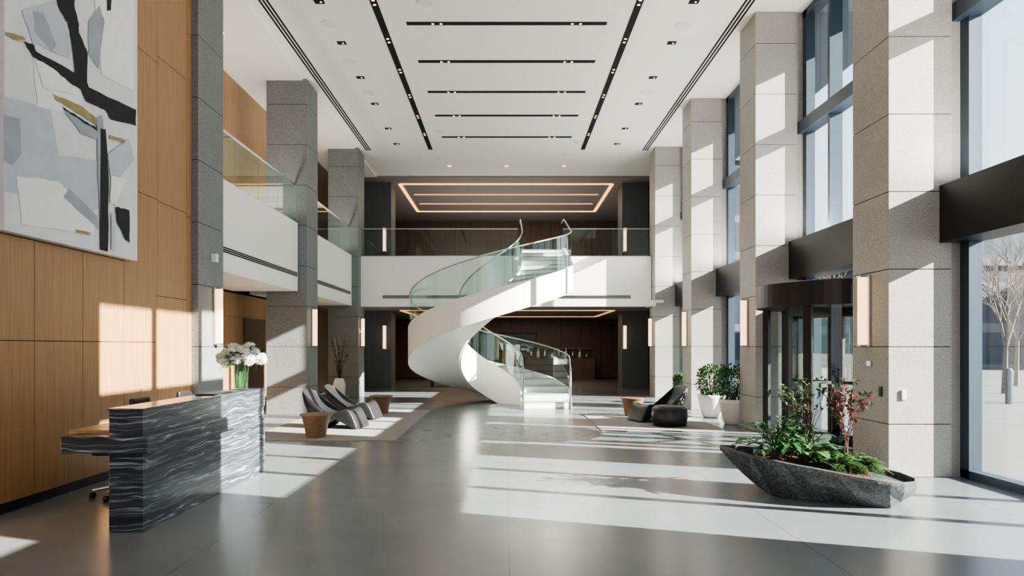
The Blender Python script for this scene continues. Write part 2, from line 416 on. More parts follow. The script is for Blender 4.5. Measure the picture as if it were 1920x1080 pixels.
def cove(x0,x1,y0,y1,z,lab,extra=(),w=0.06,k='cove'):
    e=empty('cove_light',((x0+x1)/2,(y0+y1)/2,z),lab,'ceiling light')
    b=MB()
    b.box(x0,x1,y0-w,y0+w,z-0.03,z,k); b.box(x0,x1,y1-w,y1+w,z-0.03,z,k)
    b.box(x0-w,x0+w,y0,y1,z-0.03,z,k); b.box(x1-w,x1+w,y0,y1,z-0.03,z,k)
    b.make('outer_strip',e)
    for y in extra: 
        b=MB(); b.box(x0+0.3,x1-0.3,y-w*.6,y+w*.6,z-0.03,z,'coved'); b.make('inner_strip',e)
cove(-4.1,4.05,26.2,31.5,HC-0.05,'large rectangular warm cove light in grey upper ceiling',(28.0,29.8))
cove(-3.9,3.95,25.2,30.5,2.95,'rectangular warm cove light under the mezzanine',(),0.05,'coved')

# ------------------------------------------------------------------ balustrades
def balus(p0,p1,z,lab,npan):
    p0=Vector(p0);p1=Vector(p1); d=p1-p0; L=d.length; u=d/L; nn=Vector((-u.y,u.x,0))
    e=empty('glass_balustrade',(p0.x,p0.y,z),lab,'railing','mezzanine balustrades')
    def quadbox(b,a,c,z0,z1,t,k):
        q=[a-nn*t,c-nn*t,c+nn*t,a+nn*t]
        vs=[(v.x,v.y,z0) for v in q]+[(v.x,v.y,z1) for v in q]
        b.add(vs,[(0,3,2,1),(4,5,6,7),(0,1,5,4),(1,2,6,5),(2,3,7,6),(3,0,4,7)],k)
    for i in range(npan):
        a=p0+u*(L*i/npan+0.01); c=p0+u*(L*(i+1)/npan-0.01)
        b=MB(); quadbox(b,a,c,z+0.02,z+0.92,0.006,'glassB'); b.make('glass_panel',e)
    b=MB(); quadbox(b,p0,p1,z+0.9,z+0.925,0.02,'steel'); b.make('handrail',e)
    b=MB(); quadbox(b,p0,p1,z,z+0.04,0.02,'steel'); b.make('base_channel',e)
balus((-4.98,11.35,0),(-4.98,16.02,0),4.5,'glass balustrade with steel rail on side balcony',4)
balus((-4.98,16.98,0),(-4.98,21.58,0),4.5,'glass balustrade with steel rail on side balcony',4)
balus((-4.7,22.1,0),(0.36,22.1,0),4.5,'glass balustrade along mezzanine edge beside the stair',5)
balus((1.82,22.1,0),(4.64,22.1,0),4.5,'short glass balustrade along mezzanine edge',3)

# ------------------------------------------------------------------ spiral stair
CX,CY,RI,RO=-0.43,18.5,0.85,2.17
SB=6.0; S0=-30.0
TAB=[(S0,0),(90,0.98),(180,1.85),(270,2.8),(360,3.72),(432,4.5),(463,4.5)]
DT=[(S0,0.3),(20,0.65),(80,0.88),(130,0.90),(180,0.78),(230,0.58),(300,.5),(463,0.46)]
def itp(T,s):
    if s<=T[0][0]: return T[0][1]
    for i in range(len(T)-1):
        if s<=T[i+1][0]:
            t=(s-T[i][0])/(T[i+1][0]-T[i][0]); return T[i][1]+t*(T[i+1][1]-T[i][1])
    return T[-1][1]
def zs_(s):
    return (itp(TAB,s-12)*0.25+itp(TAB,s)*0.5+itp(TAB,s+12)*0.25) if s>0 else itp(TAB,s)
def pt(s,r):
    if s<SB:
        a=math.radians(SB); k=(SB-s)*1.30/(SB-S0)
        return Vector((CX+r*math.cos(a)+math.sin(a)*k-0.10*k-0.07*k*(r-RI)/(RO-RI),CY+r*math.sin(a)-math.cos(a)*k+0.12*k*(r-RI)/(RO-RI),0))
    if s<=360: a=math.radians(s); return Vector((CX+r*math.cos(a),CY+r*math.sin(a),0))
    return Vector((CX+r,CY+(s-360)/30.0,0))
SS=[S0+i*2.9 for i in range(0,171)]; SS=[s for s in SS if s<=463]
st=empty('spiral_staircase',(CX,CY,0),'white sculptural helical staircase with green glass balustrades rising to mezzanine','staircase')
def strip(name,r0,r1,lo,hi,k,sl=None,smooth=True):
    b=MB(); loops=[]
    for s in (sl or SS):
        a=pt(s,r0); c=pt(s,r1); l=lo(s); h=hi(s)
        loops.append([(a.x,a.y,l),(c.x,c.y,l),(c.x,c.y,h),(a.x,a.y,h)])
    b.loft(loops,k); o=b.make(name,st,smooth=False)
    return o
low=lambda s: max(0.0,zs_(s)-itp(DT,s))
up=lambda s: zs_(s)+(0.16 if s>40 else 0.16*max(0.05,(s-S0)/70))
def autosm(o):
    for p in o.data.polygons: p.use_smooth=True
    m_=o.modifiers.new('es','EDGE_SPLIT'); m_.split_angle=0.7
for nm,a,c,uu in (('outer_stringer',RO-0.03,RO+0.05,up),('inner_stringer',RI-0.05,RI+0.03,up)):
    autosm(strip(nm,a,c,low,uu,'white'))
o=strip('soffit',RI+0.03,RO-0.03,low,lambda s: low(s)+0.05,'white'); autosm(o)
NST=26; rise=4.5/NST
def inv(z):
    lo_,hi_=S0,432.0
    for _ in range(40):
        m_=(lo_+hi_)/2
        if itp(TAB,m_)<z: lo_=m_
        else: hi_=m_
    return lo_
for i in range(NST):
    s0=inv(i*rise) if i else S0; s1=inv((i+1)*rise) if i<NST-1 else 463
    b=MB(); nn=4; loops=[]
    zt=(i+1)*rise; zb=max(0.0,zt-rise-0.12)
    for j in range(nn+1):
        s=s0+(s1-s0)*j/nn; a=pt(s,RI+0.03); c=pt(s,RO-0.03)
        loops.append([(a.x,a.y,zb),(c.x,c.y,zb),(c.x,c.y,zt-0.03),(a.x,a.y,zt-0.03)])
    b.loft(loops,'white')
    loops=[[(v[0],v[1],zt-0.03 if q<2 else zt) for q,v in enumerate((l[0],l[1],l[1],l[0]))] for l in loops]
    b.loft(loops,'tread')
    b.make('step',st)
def rail(r,s_a,s_b):
    npan=int(round((s_b-s_a)/33)); stp=(s_b-s_a)/npan
    for i in range(npan):
        a=s_a+i*stp+0.4; c=s_a+(i+1)*stp-0.4
        sl=[a+(c-a)*j/8 for j in range(9)]
        autosm(strip('glass_panel',r-0.007,r+0.007,lambda s: zs_(s)+0.10,lambda s: zs_(s)+1.0,'glassB',sl))
    b=MB(); b.tube([tuple(pt(s,r)+Vector((0,0,zs_(s)+1.02))) for s in SS if s_a<=s<=s_b],0.02,'steel',8); b.make('handrail',st,smooth=True)
rail(RO+0.0,S0,455); rail(RI,S0,455)
for r in (RI,RO):
    p=pt(S0,r); b=MB(); b.tube([(p.x,p.y,0),(p.x,p.y,1.06)],0.03,'steel',10); b.make('newel_post',st,smooth=True)

# ------------------------------------------------------------------ sconces
e=empty('wall_sconce',(-4.7,11.0,1.63),'tall slim warm amber glowing wall lamp with metal frame','wall lamp','vertical wall sconces')
b=MB(); b.box(0,0.03,-0.085,0.085,0,0.92,'steel'); b.box(0.03,.12,-.05,.05,0,.025,'steel'); b.box(0.03,.12,-.05,.05,.895,.92,'steel'); b.make('backplate',e,local=True,bevel=0.003)
b=MB(); b.box(0.03,0.115,-0.045,0.045,0.025,0.895,'sconce'); b.make('diffuser',e,local=True,bevel=0.01)
for y in (16.5,22.0): dup(e,(-4.7,y,1.6))
for y in (8.85,13.3,17.75,21.95): dup(e,(4.68,y,1.6),math.pi)
for x in (-4.65,4.5):
    dup(e,(x,26,1.5),-math.pi/2,'slim warm glowing wall lamp on dark rear column')
    dup(e,(x,26,5.2),-math.pi/2,'slim warm glowing wall lamp on dark upper column')

# ------------------------------------------------------------------ painting
PX=-4.70
e=empty('abstract_painting',(PX-0.05,7.5,2.69),'large abstract canvas with white, grey, black and ochre brush strokes','painting')
b=MB(); b.box(-4.79,PX,6.39,8.69,2.69,6.9,'canvas'); b.make('canvas',e,bevel=0.004)
def pp(px,py,d):
    Y=-PX*F/(VX-px); return (PX+d,Y,CH+(HZ-py)*Y/F)
polys=[('p_lg',[(6,180),(95,205),(112,300),(90,370),(6,360)]),('p_g',[(6,215),(36,222),(40,290),(22,310),(6,300)]),
('p_w',[(60,100),(150,150),(155,220),(70,200)]),('p_lg',[(100,290),(185,300),(186,390),(150,410),(100,370)]),
('p_w',[(30,330),(110,340),(180,420),(170,440),(40,420)]),('p_g',[(118,370),(128,352),(182,405),(184,430)]),
('p_w',[(170,-60),(250,-60),(250,170),(190,140)]),('p_lg',[(40,20),(110,0),(132,60),(130,110),(60,80)]),
('p_g',[(165,40),(185,10),(195,40),(184,130),(165,100)]),('p_g',[(60,20),(80,24),(104,84),(95,98),(64,60)]),
('p_k',[(43,78),(62,84),(66,96),(128,130),(160,148),(166,164),(254,206),(254,236),(206,224),(196,206),(160,190),(150,168),(104,142),(60,106)]),
('p_k',[(100,-60),(140,-60),(138,10),(146,44),(122,40),(106,10)]),('p_k',[(124,40),(147,44),(146,60),(163,100),(162,160),(140,150),(134,90)]),
('p_w',[(62,108),(100,130),(132,158),(140,176),(80,165)]),('p_k',[(196,-60),(212,-60),(206,20),(199,20)]),
('p_o',[(97,176),(150,198),(181,224),(181,236),(150,216),(103,188)]),('p_k',[(116,200),(150,222),(180,240),(180,246),(150,230),(118,206)]),('p_g',[(118,207),(180,246),(180,262),(150,250)]),
('p_g',[(180,222),(190,215),(196,300),(196,400),(186,410),(181,330)]),('p_k',[(186,240),(196,243),(202,350),(200,472),(186,468)]),
('p_lg',[(200,290),(240,260),(250,300),(225,330),(205,330)]),('p_o',[(203,252),(232,262),(232,268),(203,260)]),
('p_o',[(8,60),(40,68),(46,76),(30,76),(8,66)]),('p_k',[(215,388),(240,394),(241,455),(232,448),(217,415)]),
('p_lg',[(206,400),(214,400),(214,470),(206,468)]),('p_w',[(206,330),(236,335),(215,385),(204,380)]),('p_o',[(140,430),(168,436),(166,441),(140,435)])]
b=MB()
for i,(k,ps) in enumerate(polys):
    out=[]
    for j in range(len(ps)):
        a=ps[j]; c=ps[(j+1)%len(ps)]
        for t in (0,0.2,0.4,0.6,0.8):
            jx=U(-.8,.8) if t else 0; jy=U(-1.2,1.2) if t else 0
            out.append((min(254,max(5.5,a[0]+(c[0]-a[0])*t+jx)),a[1]+(c[1]-a[1])*t+jy))
    vs=[pp(x,y,0.003+0.0006*i) for x,y in out]
    vs=[(v[0],v[1],min(6.88,v[2])) for v in vs]
    b.add(vs,[tuple(range(len(vs)))],k)
b.make('paint_strokes',e)

# ------------------------------------------------------------------ reception desk
e=empty('reception_desk',(-3.3,7.3,0),'long black veined marble reception desk with cantilevered lower slab','desk')
bx('counter_block',-3.43,-3.135,5.885,8.86,0,0.70,'marble',e,bevel=0.004)
bx('upper_block',-3.43,-3.135,5.885,8.86,0.83,1.05,'marble',e,bevel=0.004)
bx('middle_block',-3.43,-3.15,7.75,8.85,0.69,0.84,'marble',e)
bx('cantilever_slab',-3.79,-3.05,5.8,7.8,0.69,0.835,'marble',e,bevel=0.004)
bx('worktop',-3.85,-3.43,6.0,8.8,0.835,0.865,'woodt',e,bevel=0.003)
bx('end_support',-3.8,-3.43,8.6,8.8,0,0.835,'marble',e,bevel=0.004)
bx('marble_top',-3.44,-3.125,5.875,8.87,1.05,1.068,'marble',e,bevel=0.003)
b=MB(); b.box(-3.4,-3.2,7.45,7.95,1.069,1.082,'black'); b.make('tray',label='thin black tray lying on reception counter',cat='tray',bevel=0.004)
VB=Vector((-3.29,8.45,1.069))
e=empty('flower_vase',VB,'clear glass vase of white hydrangeas on reception counter','vase')
b=MB(); b.lathe([(0.085,0),(0.085,0.01),(0.095,0.36),(0.09,0.36),(0.08,0.02)],VB,'glassB',32); b.make('vase',e,smooth=True)
b=MB(); b.lathe([(0.078,0.012),(0.084,0.2)],VB,'glassB',24); b.make('water',e,smooth=True)
heads=[(0,-.04,.48),(-.16,-.02,.44),(.16,.0,.45),(-.08,-.12,.45),(.09,-.12,.44),(0,.12,.46),(-.25,.04,.39),(.26,-.04,.38),(-.12,.06,.50),(.09,.04,.51),(0,-.14,.39),(-.14,-.12,.37),(.15,-.12,.37)]
for h in heads:
    p=VB+Vector(h)
    b=MB(); b.tube([VB+Vector((h[0]*.25,h[1]*.25,0.02)),VB+Vector((h[0]*.35,h[1]*.35,0.3)),p],0.007,'stemg',6); b.make('stem',e)
    b=MB(); b.sphere(p,0.046,'petal',7)
    for k in range(150):
        d=Vector((U(-1,1),U(-1,1),U(-.9,1))); d.normalize()
        c=p+d*U(.048,.068); t=d.orthogonal(); b.leaf(c,t+d*U(0,1.2),d,0.036,0.032,'petal'); b.leaf(c,-t+d*U(0,1.2),d,0.036,0.032,'petal')
    b.make('flower_head',e)
b=MB()
for k in range(60):
    a=U(0,6.28); d=Vector((math.cos(a),math.sin(a),U(-.3,.6))); b.leaf(VB+Vector((0,0,U(.32,.46)))+d*0.12,d,(0,0,1),0.17,0.07,'leaf')
b.make('leaves',e)
def office_chair(x,y):
    e=empty('office_chair',(x,y,0),'black swivel office chair behind reception desk','chair','office chairs')
    b=MB(); b.box(-.2,.2,-.2,.2,.46,.53,'chair'); b.make('seat',e,local=True,bevel=0.03,seg=3)
    b=MB(); b.box(-.24,-.19,-.19,.19,.62,1.06,'chair'); b.make('backrest',e,local=True,bevel=0.025,seg=3)
    b=MB(); b.tube([(0,0,.1),(0,0,.46)],0.03,'steel',10); b.tube([(-.1,0,.5),(-.24,0,.55),(-.24,0,.7)],0.02,'steel',8); b.make('pole',e,local=True)
    b=MB()
    for k in range(5):
        a=k*2*math.pi/5+.3; b.tube([(0,0,.12),(.25*math.cos(a),.25*math.sin(a),.08)],0.018,'steel',8)
    b.make('star_base',e,local=True)
    for k in range(5):
        a=k*2*math.pi/5+.3; b=MB(); px,py=.25*math.cos(a),.25*math.sin(a); b.tube([(px-.02,py,.03),(px+.02,py,.03)],0.03,'black',12); b.make('caster',e,local=True)
    return e
ch=office_chair(-4.14,7.3); ch.rotation_euler=(0,0,math.radians(182)); dup(ch,(-4.17,8.4,0),math.radians(180))

# ------------------------------------------------------------------ lounge chairs
def lounge(x,y,rz,lab):
    e=empty('lounge_chair',(x,y,.013),lab,'chair','sculptural lounge chairs'); e.rotation_euler=(0,0,rz); e.scale=(.94,.94,.94)
    prof=[(-.66,.79),(-.64,.81),(-.54,.60),(-.42,.39),(-.22,.27),(0,.25),(.2,.31),(.35,.39),(.46,.37),(.55,.22),(.64,.02),(.62,0),(.54,.0),(.44,.17),(.34,.28),(.18,.20),(.02,.13),(-.1,.04),(-.14,0),(-.32,0),(-.37,.10),(-.45,.28),(-.58,.54)]
    loops=[]
    for w,sc,dz in ((-.34,.95,.03),(-.32,.99,.03),(-.2,1,0.01),(0,1,-.02),(.2,1,0.01),(.32,.99,.03),(.34,.95,.03)):
        lp=[]
        for (px,pz) in prof:
            z=pz
            if pz>.24: z+=dz*(1 if px>-.5 else -1.2)
            lp.append((px*sc,w*(0.8 if pz>.6 else 1),z))
        loops.append(lp)
    b=MB(); b.loft(loops,'chair'); b.make('shell',e,local=True,smooth=True,subsurf=2)
    return e
l1=lounge(-3.38,13.5,math.radians(-12),'charcoal sculptural lounge chair with high curved back on grey rug')
dup(l1,(-3.4,15.15,.013),math.radians(-8))
dup(l1,(3.25,14.7,.013),math.radians(200),'charcoal sculptural lounge chair facing the stair near potted shrubs')
b=MB(); b.lathe([(.27,.013),(.33,.03),(.36,.2),(.35,.36),(.28,.41),(.05,.40)],(3.28,13.75,0),'chair',40); b.make('ottoman',label='round charcoal leather ottoman beside lounge chair on grey rug',cat='ottoman',smooth=True)
def side_table(x,y,r,h,lab):
    e=empty('side_table',(x,y,.013),lab,'table','round wooden side tables')
    b=MB(); b.lathe([(r,h-.03),(r,h)],(0,0,0),'tablewood',36); b.make('table_top',e,local=True,bevel=0.008)
    b=MB(); b.lathe([(r*.6,0.0),(r*.61,.02),(r*.72,h*.45),(r*.9,h-.03)],(0,0,0),'tablewood',36); b.make('pedestal',e,local=True,smooth=False)
side_table(-3.35,12.0,.28,.41,'round tapered brown wood side table beside lounge chair')
side_table(-3.0,16.3,.28,.42,'round tapered brown wood side table beside lounge chair')
side_table(2.9,15.7,.3,.42,'round brown wood side table behind lounge chair')
b=MB(); b.box(-4.55,-1.9,11.6,17.2,0,.012,'rug'); b.make('rug',label='grey rug under lounge chairs',cat='rug',bevel=.004)
b=MB(); b.box(1.8,4.2,12.9,16.4,0,.012,'rug'); b.make('rug',label='grey rug under single lounge chair',cat='rug',bevel=.004)

# ------------------------------------------------------------------ plants
def shrub(x,y,ph,pr,fh,lab,seed):
    random.seed(seed)
    e=empty('potted_shrub',(x,y,0),lab,'plant','white potted shrubs')
    b=MB(); b.lathe([(pr*.55,0),(pr*.66,.04),(pr*.84,ph*.4),(pr,ph*.85),(pr*1.02,ph),(pr*.92,ph),(pr*.9,ph-.05)],(0,0,0),'pot',36); b.make('pot',e,local=True,smooth=True)
    b=MB(); b.lathe([(pr*.1,ph-.06),(pr*.9,ph-.05)],(0,0,0),'soil',24); b.make('soil',e,local=True)
    b=MB()
    for k in range(9):
        a=U(0,6.28); b.tube([(0,0,ph-.06),(.1*math.cos(a),.1*math.sin(a),ph+.2),(.2*math.cos(a),.2*math.sin(a),ph+fh*.8)],[.012,.01,.004],'stem',6)
    b.make('stems',e,local=True)
    b=MB()
    for k in range(1500):
        d=Vector((U(-1,1),U(-1,1),U(-1,1)))
        if d.length>1: d.normalize()
        rr=d.length
        if rr<0.5: d=d*1.6
        bump=1+.18*math.sin(d.x*7+seed)*math.cos(d.y*6+d.z*5)
        p=Vector((d.x*pr*1.05*bump,d.y*pr*1.05*bump,ph+fh*.5+d.z*fh*.55*bump))
        b.leaf(p,(d.x+U(-.8,.8),d.y+U(-.8,.8),d.z+U(-.3,1.0)),(U(-1,1),U(-1,1),1),U(.05,.09),U(.03,.045),'leaf' if R()<.65 else 'leafd')
    b.make('foliage',e,local=True)
shrub(4.62,15.4,.52,.30,.62,'round white ceramic pot with bushy green shrub by window',1)
shrub(4.66,14.05,.52,.28,.66,'round white ceramic pot with dense green shrub by column',2)
shrub(4.95,19.3,.35,.2,.45,'small white pot with low green shrub by window',5)
random.seed(11)
e=empty('floor_vase',(-5.1,20.8,0),'tall white floor vase holding leafy green branches','vase')
b=MB(); b.lathe([(.13,0),(.17,.1),(.19,.45),(.14,.6),(.11,.64),(.09,.64)],(0,0,0),'pot',32); b.make('vase',e,local=True,smooth=True)
b=MB(); lv=MB()
for k in range(14):
    a=U(0,6.28); r=U(.1,.45); h=U(1.3,2.0)
    pts=[(0,0,.5),(r*.3*math.cos(a),r*.3*math.sin(a),.5+(h-.5)*.5),(r*math.cos(a),r*math.sin(a),h)]
    b.tube(pts,[.01,.007,.003],'stem',5)
    for q in range(16):
        t=U(.3,1); p=Vector(pts[1]).lerp(Vector(pts[2]),t) if R()<.6 else Vector(pts[0]).lerp(Vector(pts[1]),t)
        lv.leaf(p,(U(-1,1),U(-1,1),U(-.2,1)),(0,0,1),.1,.03,'leafd')
b.make('branches',e,local=True); lv.make('foliage',e,local=True)

# stone planter
random.seed(21)
A=Vector((2.42,7.72,0)); B=Vector((4.12,6.88,0)); ax=(B-A); L=ax.length; ux=ax.normalized(); uy=Vector((-ux.y,ux.x,0))
cen=(A+B)/2
def ztop(t): return .49-.115*(t+1)
def wid(t):
    if t<0: return .46*(1-abs(t)**2.4)+.012
    return .46*(max(0,1-abs(t)**4))**.6+.10*t
e=empty('stone_planter',cen,'rough-hewn black stone boat-shaped planter filled with mixed plants','planter')
from mathutils import noise as NZ
b=MB(); loops=[]; NS=16
prof=[(-1,0),(-1.0,-.10),(-.90,-.45),(-.58,-1),(0,-1),(.58,-1),(.90,-.45),(1.0,-.10),(1,0),(.80,.0),(.78,-.1),(0,-.1),(-.78,-.1),(-.80,0)]
for i in range(NS+1):
    t=-1+2*i/NS
    w=wid(t); zt=ztop(t)
    kb=max(0,(abs(t)-.35)/.65)**1.25*(zt-.05) if t<0 else max(0,(abs(t)-.72)/.28)**1.4*(zt-.15)
    lp=[]
    for a,zz in prof:
        if zz==-.1 and abs(a)<.79: z=zt-.06
        else: z=zt+(zt-kb)*zz
        p=cen+ux*(t*L/2)+uy*a*w
        if -1<=zz<-.11:
            nv=NZ.noise(Vector((p.x*4,p.y*4,z*6)))*.10
            p=p+uy*(nv*(1 if a>0 else -1))*min(1,w/.2)+ux*nv*.4
        lp.append((p.x,p.y,max(0,z)))
    loops.append(lp)
b.loft(loops,'rock'); b.make('stone_body',e)
b=MB(); loops=[]
for i in range(25):
    t=-.60+1.16*i/24; w=wid(t)*.76
    loops.append([tuple(cen+ux*(t*L/2)+uy*(w*a)+Vector((0,0,ztop(t)-.055+.05*(1-a*a)+U(-.01,.01)))) for a in (-.98,-.6,-.2,.2,.6,.98)])
b.loft(loops,'soil',closed=False,cap=False); b.make('mulch',e)
def P(t,v,z=0): 
    q=cen+ux*(t*L/2)+uy*(v*.4); return Vector((q.x,q.y,ztop(t)+z))
b=MB(); 
def big(b,p,d,l,w,k):
    d=d.normalized(); sd=d.cross(Vector((0,0,1))).normalized(); nn=sd.cross(d)
    vs=[p]; N=7
    for sgn in (1,-1):
        for i in range(1,N):
            t=i/N; ww=math.sin(math.pi*t**.75)*w*.5*(1 if i%2 else .62)
            vs.append(p+d*l*t+sd*sgn*ww-Vector((0,0,1))*l*.45*t*t+nn*ww*.3)
    tip=p+d*l-Vector((0,0,l*.45)); vs.append(tip)
    mids=len(vs)
    for i in range(1,N): vs.append(p+d*l*i/N-Vector((0,0,1))*l*.45*(i/N)**2)
    fs=[]
    for s in (0,1):
        o=1+s*(N-1)
        fs.append((0,o,mids)); 
        for i in range(N-2): fs.append((o+i,o+i+1,mids+i+1,mids+i))
        fs.append((o+N-2,N*2-1,mids+N-2))
    b.add(vs,fs,k)
for (t,v,n_,hh,sc) in ((-.38,.1,70,.46,.19),(-.12,-.05,50,.38,.17)):
    for k in range(n_):
        a=U(0,6.28); el=U(.2,1.35); p0=P(t,v); d=Vector((math.cos(a)*math.cos(el),math.sin(a)*math.cos(el),math.sin(el)))
        l=U(.45,1)*hh; p1=p0+d*l
        b.tube([p0,p0+d*l*.5+Vector((0,0,.03)),p1],.005,'stemg',5,cap=False); big(b,p1,Vector((d.x,d.y,.15)),U(.7,1)*sc,U(.6,.9)*sc*.85,'leafd' if R()<.8 else 'leaf')
b.make('broadleaf_plant',e)
b=MB()
for (t,v,n_) in ((.3,-.25,60),(.52,-.05,60),(.05,-.4,36),(.42,.3,40),(.15,.0,40)):
    for k in range(n_):
        a=U(0,6.28); el=U(.25,1.35); p=P(t,v,.02); d=Vector((math.cos(a)*math.cos(el),math.sin(a)*math.cos(el),math.sin(el))); l=U(.18,.34)
        sd=d.cross(Vector((0,0,1))).normalized()
        for q in range(1,14):
            tt=q/14; pq=p+d*l*tt-Vector((0,0,l*.6*tt*tt)); lw=.055*math.sin(math.pi*(tt*.85+.1))
            for s in (1,-1): b.leaf(pq,sd*s+d*.5,(0,0,1),lw+.012,.016,'fern')
b.make('fern',e)
def twig(b,p,d,l,r,dep,k,tips):
    d=d.normalized(); q=p+d*l; b.tube([p,p+d*l*.5+Vector((U(-1,1),U(-1,1),0))*l*.06,q],[r,r*.85,r*.65],k,5,cap=False)
    tips.append((q,d))
    if dep>0:
        for _ in range(3 if dep>1 else 2):
            nd=(d+Vector((U(-1,1),U(-1,1),U(-.3,.8)))*.5); twig(b,q if R()<.7 else p+d*l*.6,nd,l*U(.6,.9),r*.6,dep-1,k,tips)
b=MB(); tips=[]
for k in range(3): twig(b,P(.33,.25),Vector((U(-.2,.2),U(-.2,.2),1)),.30,.008,3,'stem',tips)
for q,d in tips:
    if R()<.75:
        for _ in range(6): b.leaf(q+Vector((U(-.02,.02),U(-.02,.02),U(-.02,.02))),(U(-1,1),U(-1,1),U(-.4,1)),(0,0,1),.07,.03,'red' if R()<.6 else 'leafd')
b.make('red_leaved_shrub',e)
b=MB(); tips=[]
for k in range(4): twig(b,P(0.02,.2),Vector((U(-.25,.25),U(-.25,.25),1)),.31,.007,3,'stem',tips)
for q,d in tips:
    for _ in range(5): b.leaf(q,(U(-1,1),U(-1,1),U(-.4,1)),(0,0,1),.055,.026,'leafd' if R()<.65 else 'leaf')
b.make('airy_shrub',e)

# ------------------------------------------------------------------ revolving door
DC=(5.32,11.02); DR=1.15
e=empty('revolving_door',(DC[0],DC[1],0),'black framed glass revolving door with curved drum at entrance','door')
b=MB(); b.lathe([(DR+.07,2.22),(DR+.07,2.58),(DR-.02,2.60),(0.05,2.60)],(DC[0],DC[1],0),'black',64); 
b.make('canopy',e,smooth=False)
def arc(b,r,a0,a1,z0,z1,t,k,nn=16):
    loops=[]
    for i in range(nn+1):
        a=math.radians(a0+(a1-a0)*i/nn); c,s=math.cos(a),math.sin(a)
        loops.append([(DC[0]+(r-t)*c,DC[1]+(r-t)*s,z0),(DC[0]+(r+t)*c,DC[1]+(r+t)*s,z0),(DC[0]+(r+t)*c,DC[1]+(r+t)*s,z1),(DC[0]+(r-t)*c,DC[1]+(r-t)*s,z1)])
    b.loft(loops,k)
for a0,a1 in ((50,135),(225,310)):
    b=MB(); arc(b,DR,a0,a1,.08,2.24,.008,'glassD'); b.make('curved_glass_wall',e)
    b=MB(); arc(b,DR,a0,a1,0,.12,.03,'black')
    for a in (a0,(a0+a1)/2,a1): arc(b,DR,a-2.8,a+2.8,0,2.24,.045,'black',2)
    b.make('drum_frame',e)
for k in range(4):
    a=math.radians(25+90*k); c,s=math.cos(a),math.sin(a)
    def wb(b,r0,r1,z0,z1,t,kk):
        q=[(r0,-t),(r1,-t),(r1,t),(r0,t)]; P4=[(DC[0]+c*x-s*y,DC[1]+s*x+c*y) for x,y in q]
        b.add([(x,y,z0) for x,y in P4]+[(x,y,z1) for x,y in P4],[(0,3,2,1),(4,5,6,7),(0,1,5,4),(1,2,6,5),(2,3,7,6),(3,0,4,7)],kk)
    b=MB(); wb(b,.05,.14,.02,2.22,.03,'black'); wb(b,1.00,1.09,.02,2.22,.03,'black'); wb(b,.14,1.00,.02,.2,.03,'black'); wb(b,.14,1.00,2.08,2.22,.03,'black'); wb(b,.14,1.00,1.0,1.05,.03,'black')
    wing=b.make('door_wing',e)
    b=MB(); wb(b,.14,1.00,.2,2.08,.005,'glassD'); b.make('glass_pane',wing)
b=MB(); b.tube([(DC[0],DC[1],0),(DC[0],DC[1],2.24)],.05,'black',16); b.make('centre_post',e)
b=MB(); b.box(WX0,WX1-.02,9.32,9.42,0,2.6,'frame'); b.box(WX0,WX1-.02,12.4,12.7,0,2.6,'frame'); b.make('trim_9',kind='structure',label='slate metal jambs beside revolving door')

# ------------------------------------------------------------------ small wall devices
def dev(name,x0,x1,y0,y1,z0,z1,k,lab,cat): bx(name,x0,x1,y0,y1,z0,z1,k,label=lab,cat=cat,bevel=.004)
dev('wall_switch',4.83,4.885,8.34,8.36,.95,1.07,'plastic','small white wall control on lit granite column','switch')
dev('card_reader',4.66,4.68,8.5,8.56,.98,1.10,'black','black card reader on granite column','card reader')
dev('alarm_point',4.66,4.68,8.75,8.85,1.35,1.42,'steel','small metal plate on granite column','plate')
dev('wall_speaker',-4.7,-4.62,10.85,10.95,2.95,3.08,'plastic','small white wall speaker on granite column','speaker')
b=MB(); b.sphere((4.6,21.4,2.95),.09,'plastic',8); b.box(4.56,4.9,21.3,21.5,2.98,3.06,'plastic'); b.make('security_camera',label='white dome security camera on bracket',cat='camera',smooth=False)

# ------------------------------------------------------------------ rear lounge under mezzanine
e=empty('back_bar',(3.0,33.4,0),'dark bar cabinet with shelves under the mezzanine','cabinet')
bx('cabinet_body',0.9,4.3,33.2,33.9,0,1.05,'wood2',e,bevel=.005); bx('shelf',1.6,4.2,33.55,33.9,1.5,1.53,'woodt',e)
random.seed(5)
for i in range(9):
    x=1.2+i*.34; h=U(.25,.55); 
    b=MB(); r=U(.05,.08); b.lathe([(r,0),(r*1.1,h*.3),(r*.9,h*.6),(r*.35,h*.75),(r*.35,h)],(x,33.4,1.051),'pot' if i%2 else 'steel',16); b.make('bottle',label='pale decorative bottle standing on bar cabinet',cat='bottle',group='bottles on bar cabinet',smooth=True)
e=empty('framed_picture',(0,33.9,1.5),'dark framed picture on walnut rear wall','picture')
bx('frame',-.5,1.5,33.9,33.97,1.35,2.3,'black',e); bx('picture_sheet',-.42,1.42,33.89,33.9,1.43,2.22,'frame',e)
def bench(x,y):
    e=empty('lounge_bench',(x,y,0),'tan leather bench with dark legs under the mezzanine','bench')
    b=MB(); b.box(x-.9,x+.9,y-.35,y+.35,.3,.48,'tan'); b.make('seat',e,bevel=.04,seg=3)
    b=MB(); b.box(x-.9,x+.9,y+.25,y+.38,.48,.82,'tan'); b.make('backrest',e,bevel=.03,seg=3)
    for dx in (-.8,.8):
        for dy in (-.28,.28): bx('leg',x+dx-.025,x+dx+.025,y+dy-.025,y+dy+.025,0,.3,'black',e)
bench(-2.2,27.5)
b=MB(); b.lathe([(.4,.0),(.4,.03),(.05,.05),(.05,.38),(.45,.4),(.45,.43)],(-1.0,26.3,0),'black',32); b.make('coffee_table',label='small round black table near tan bench',cat='table')

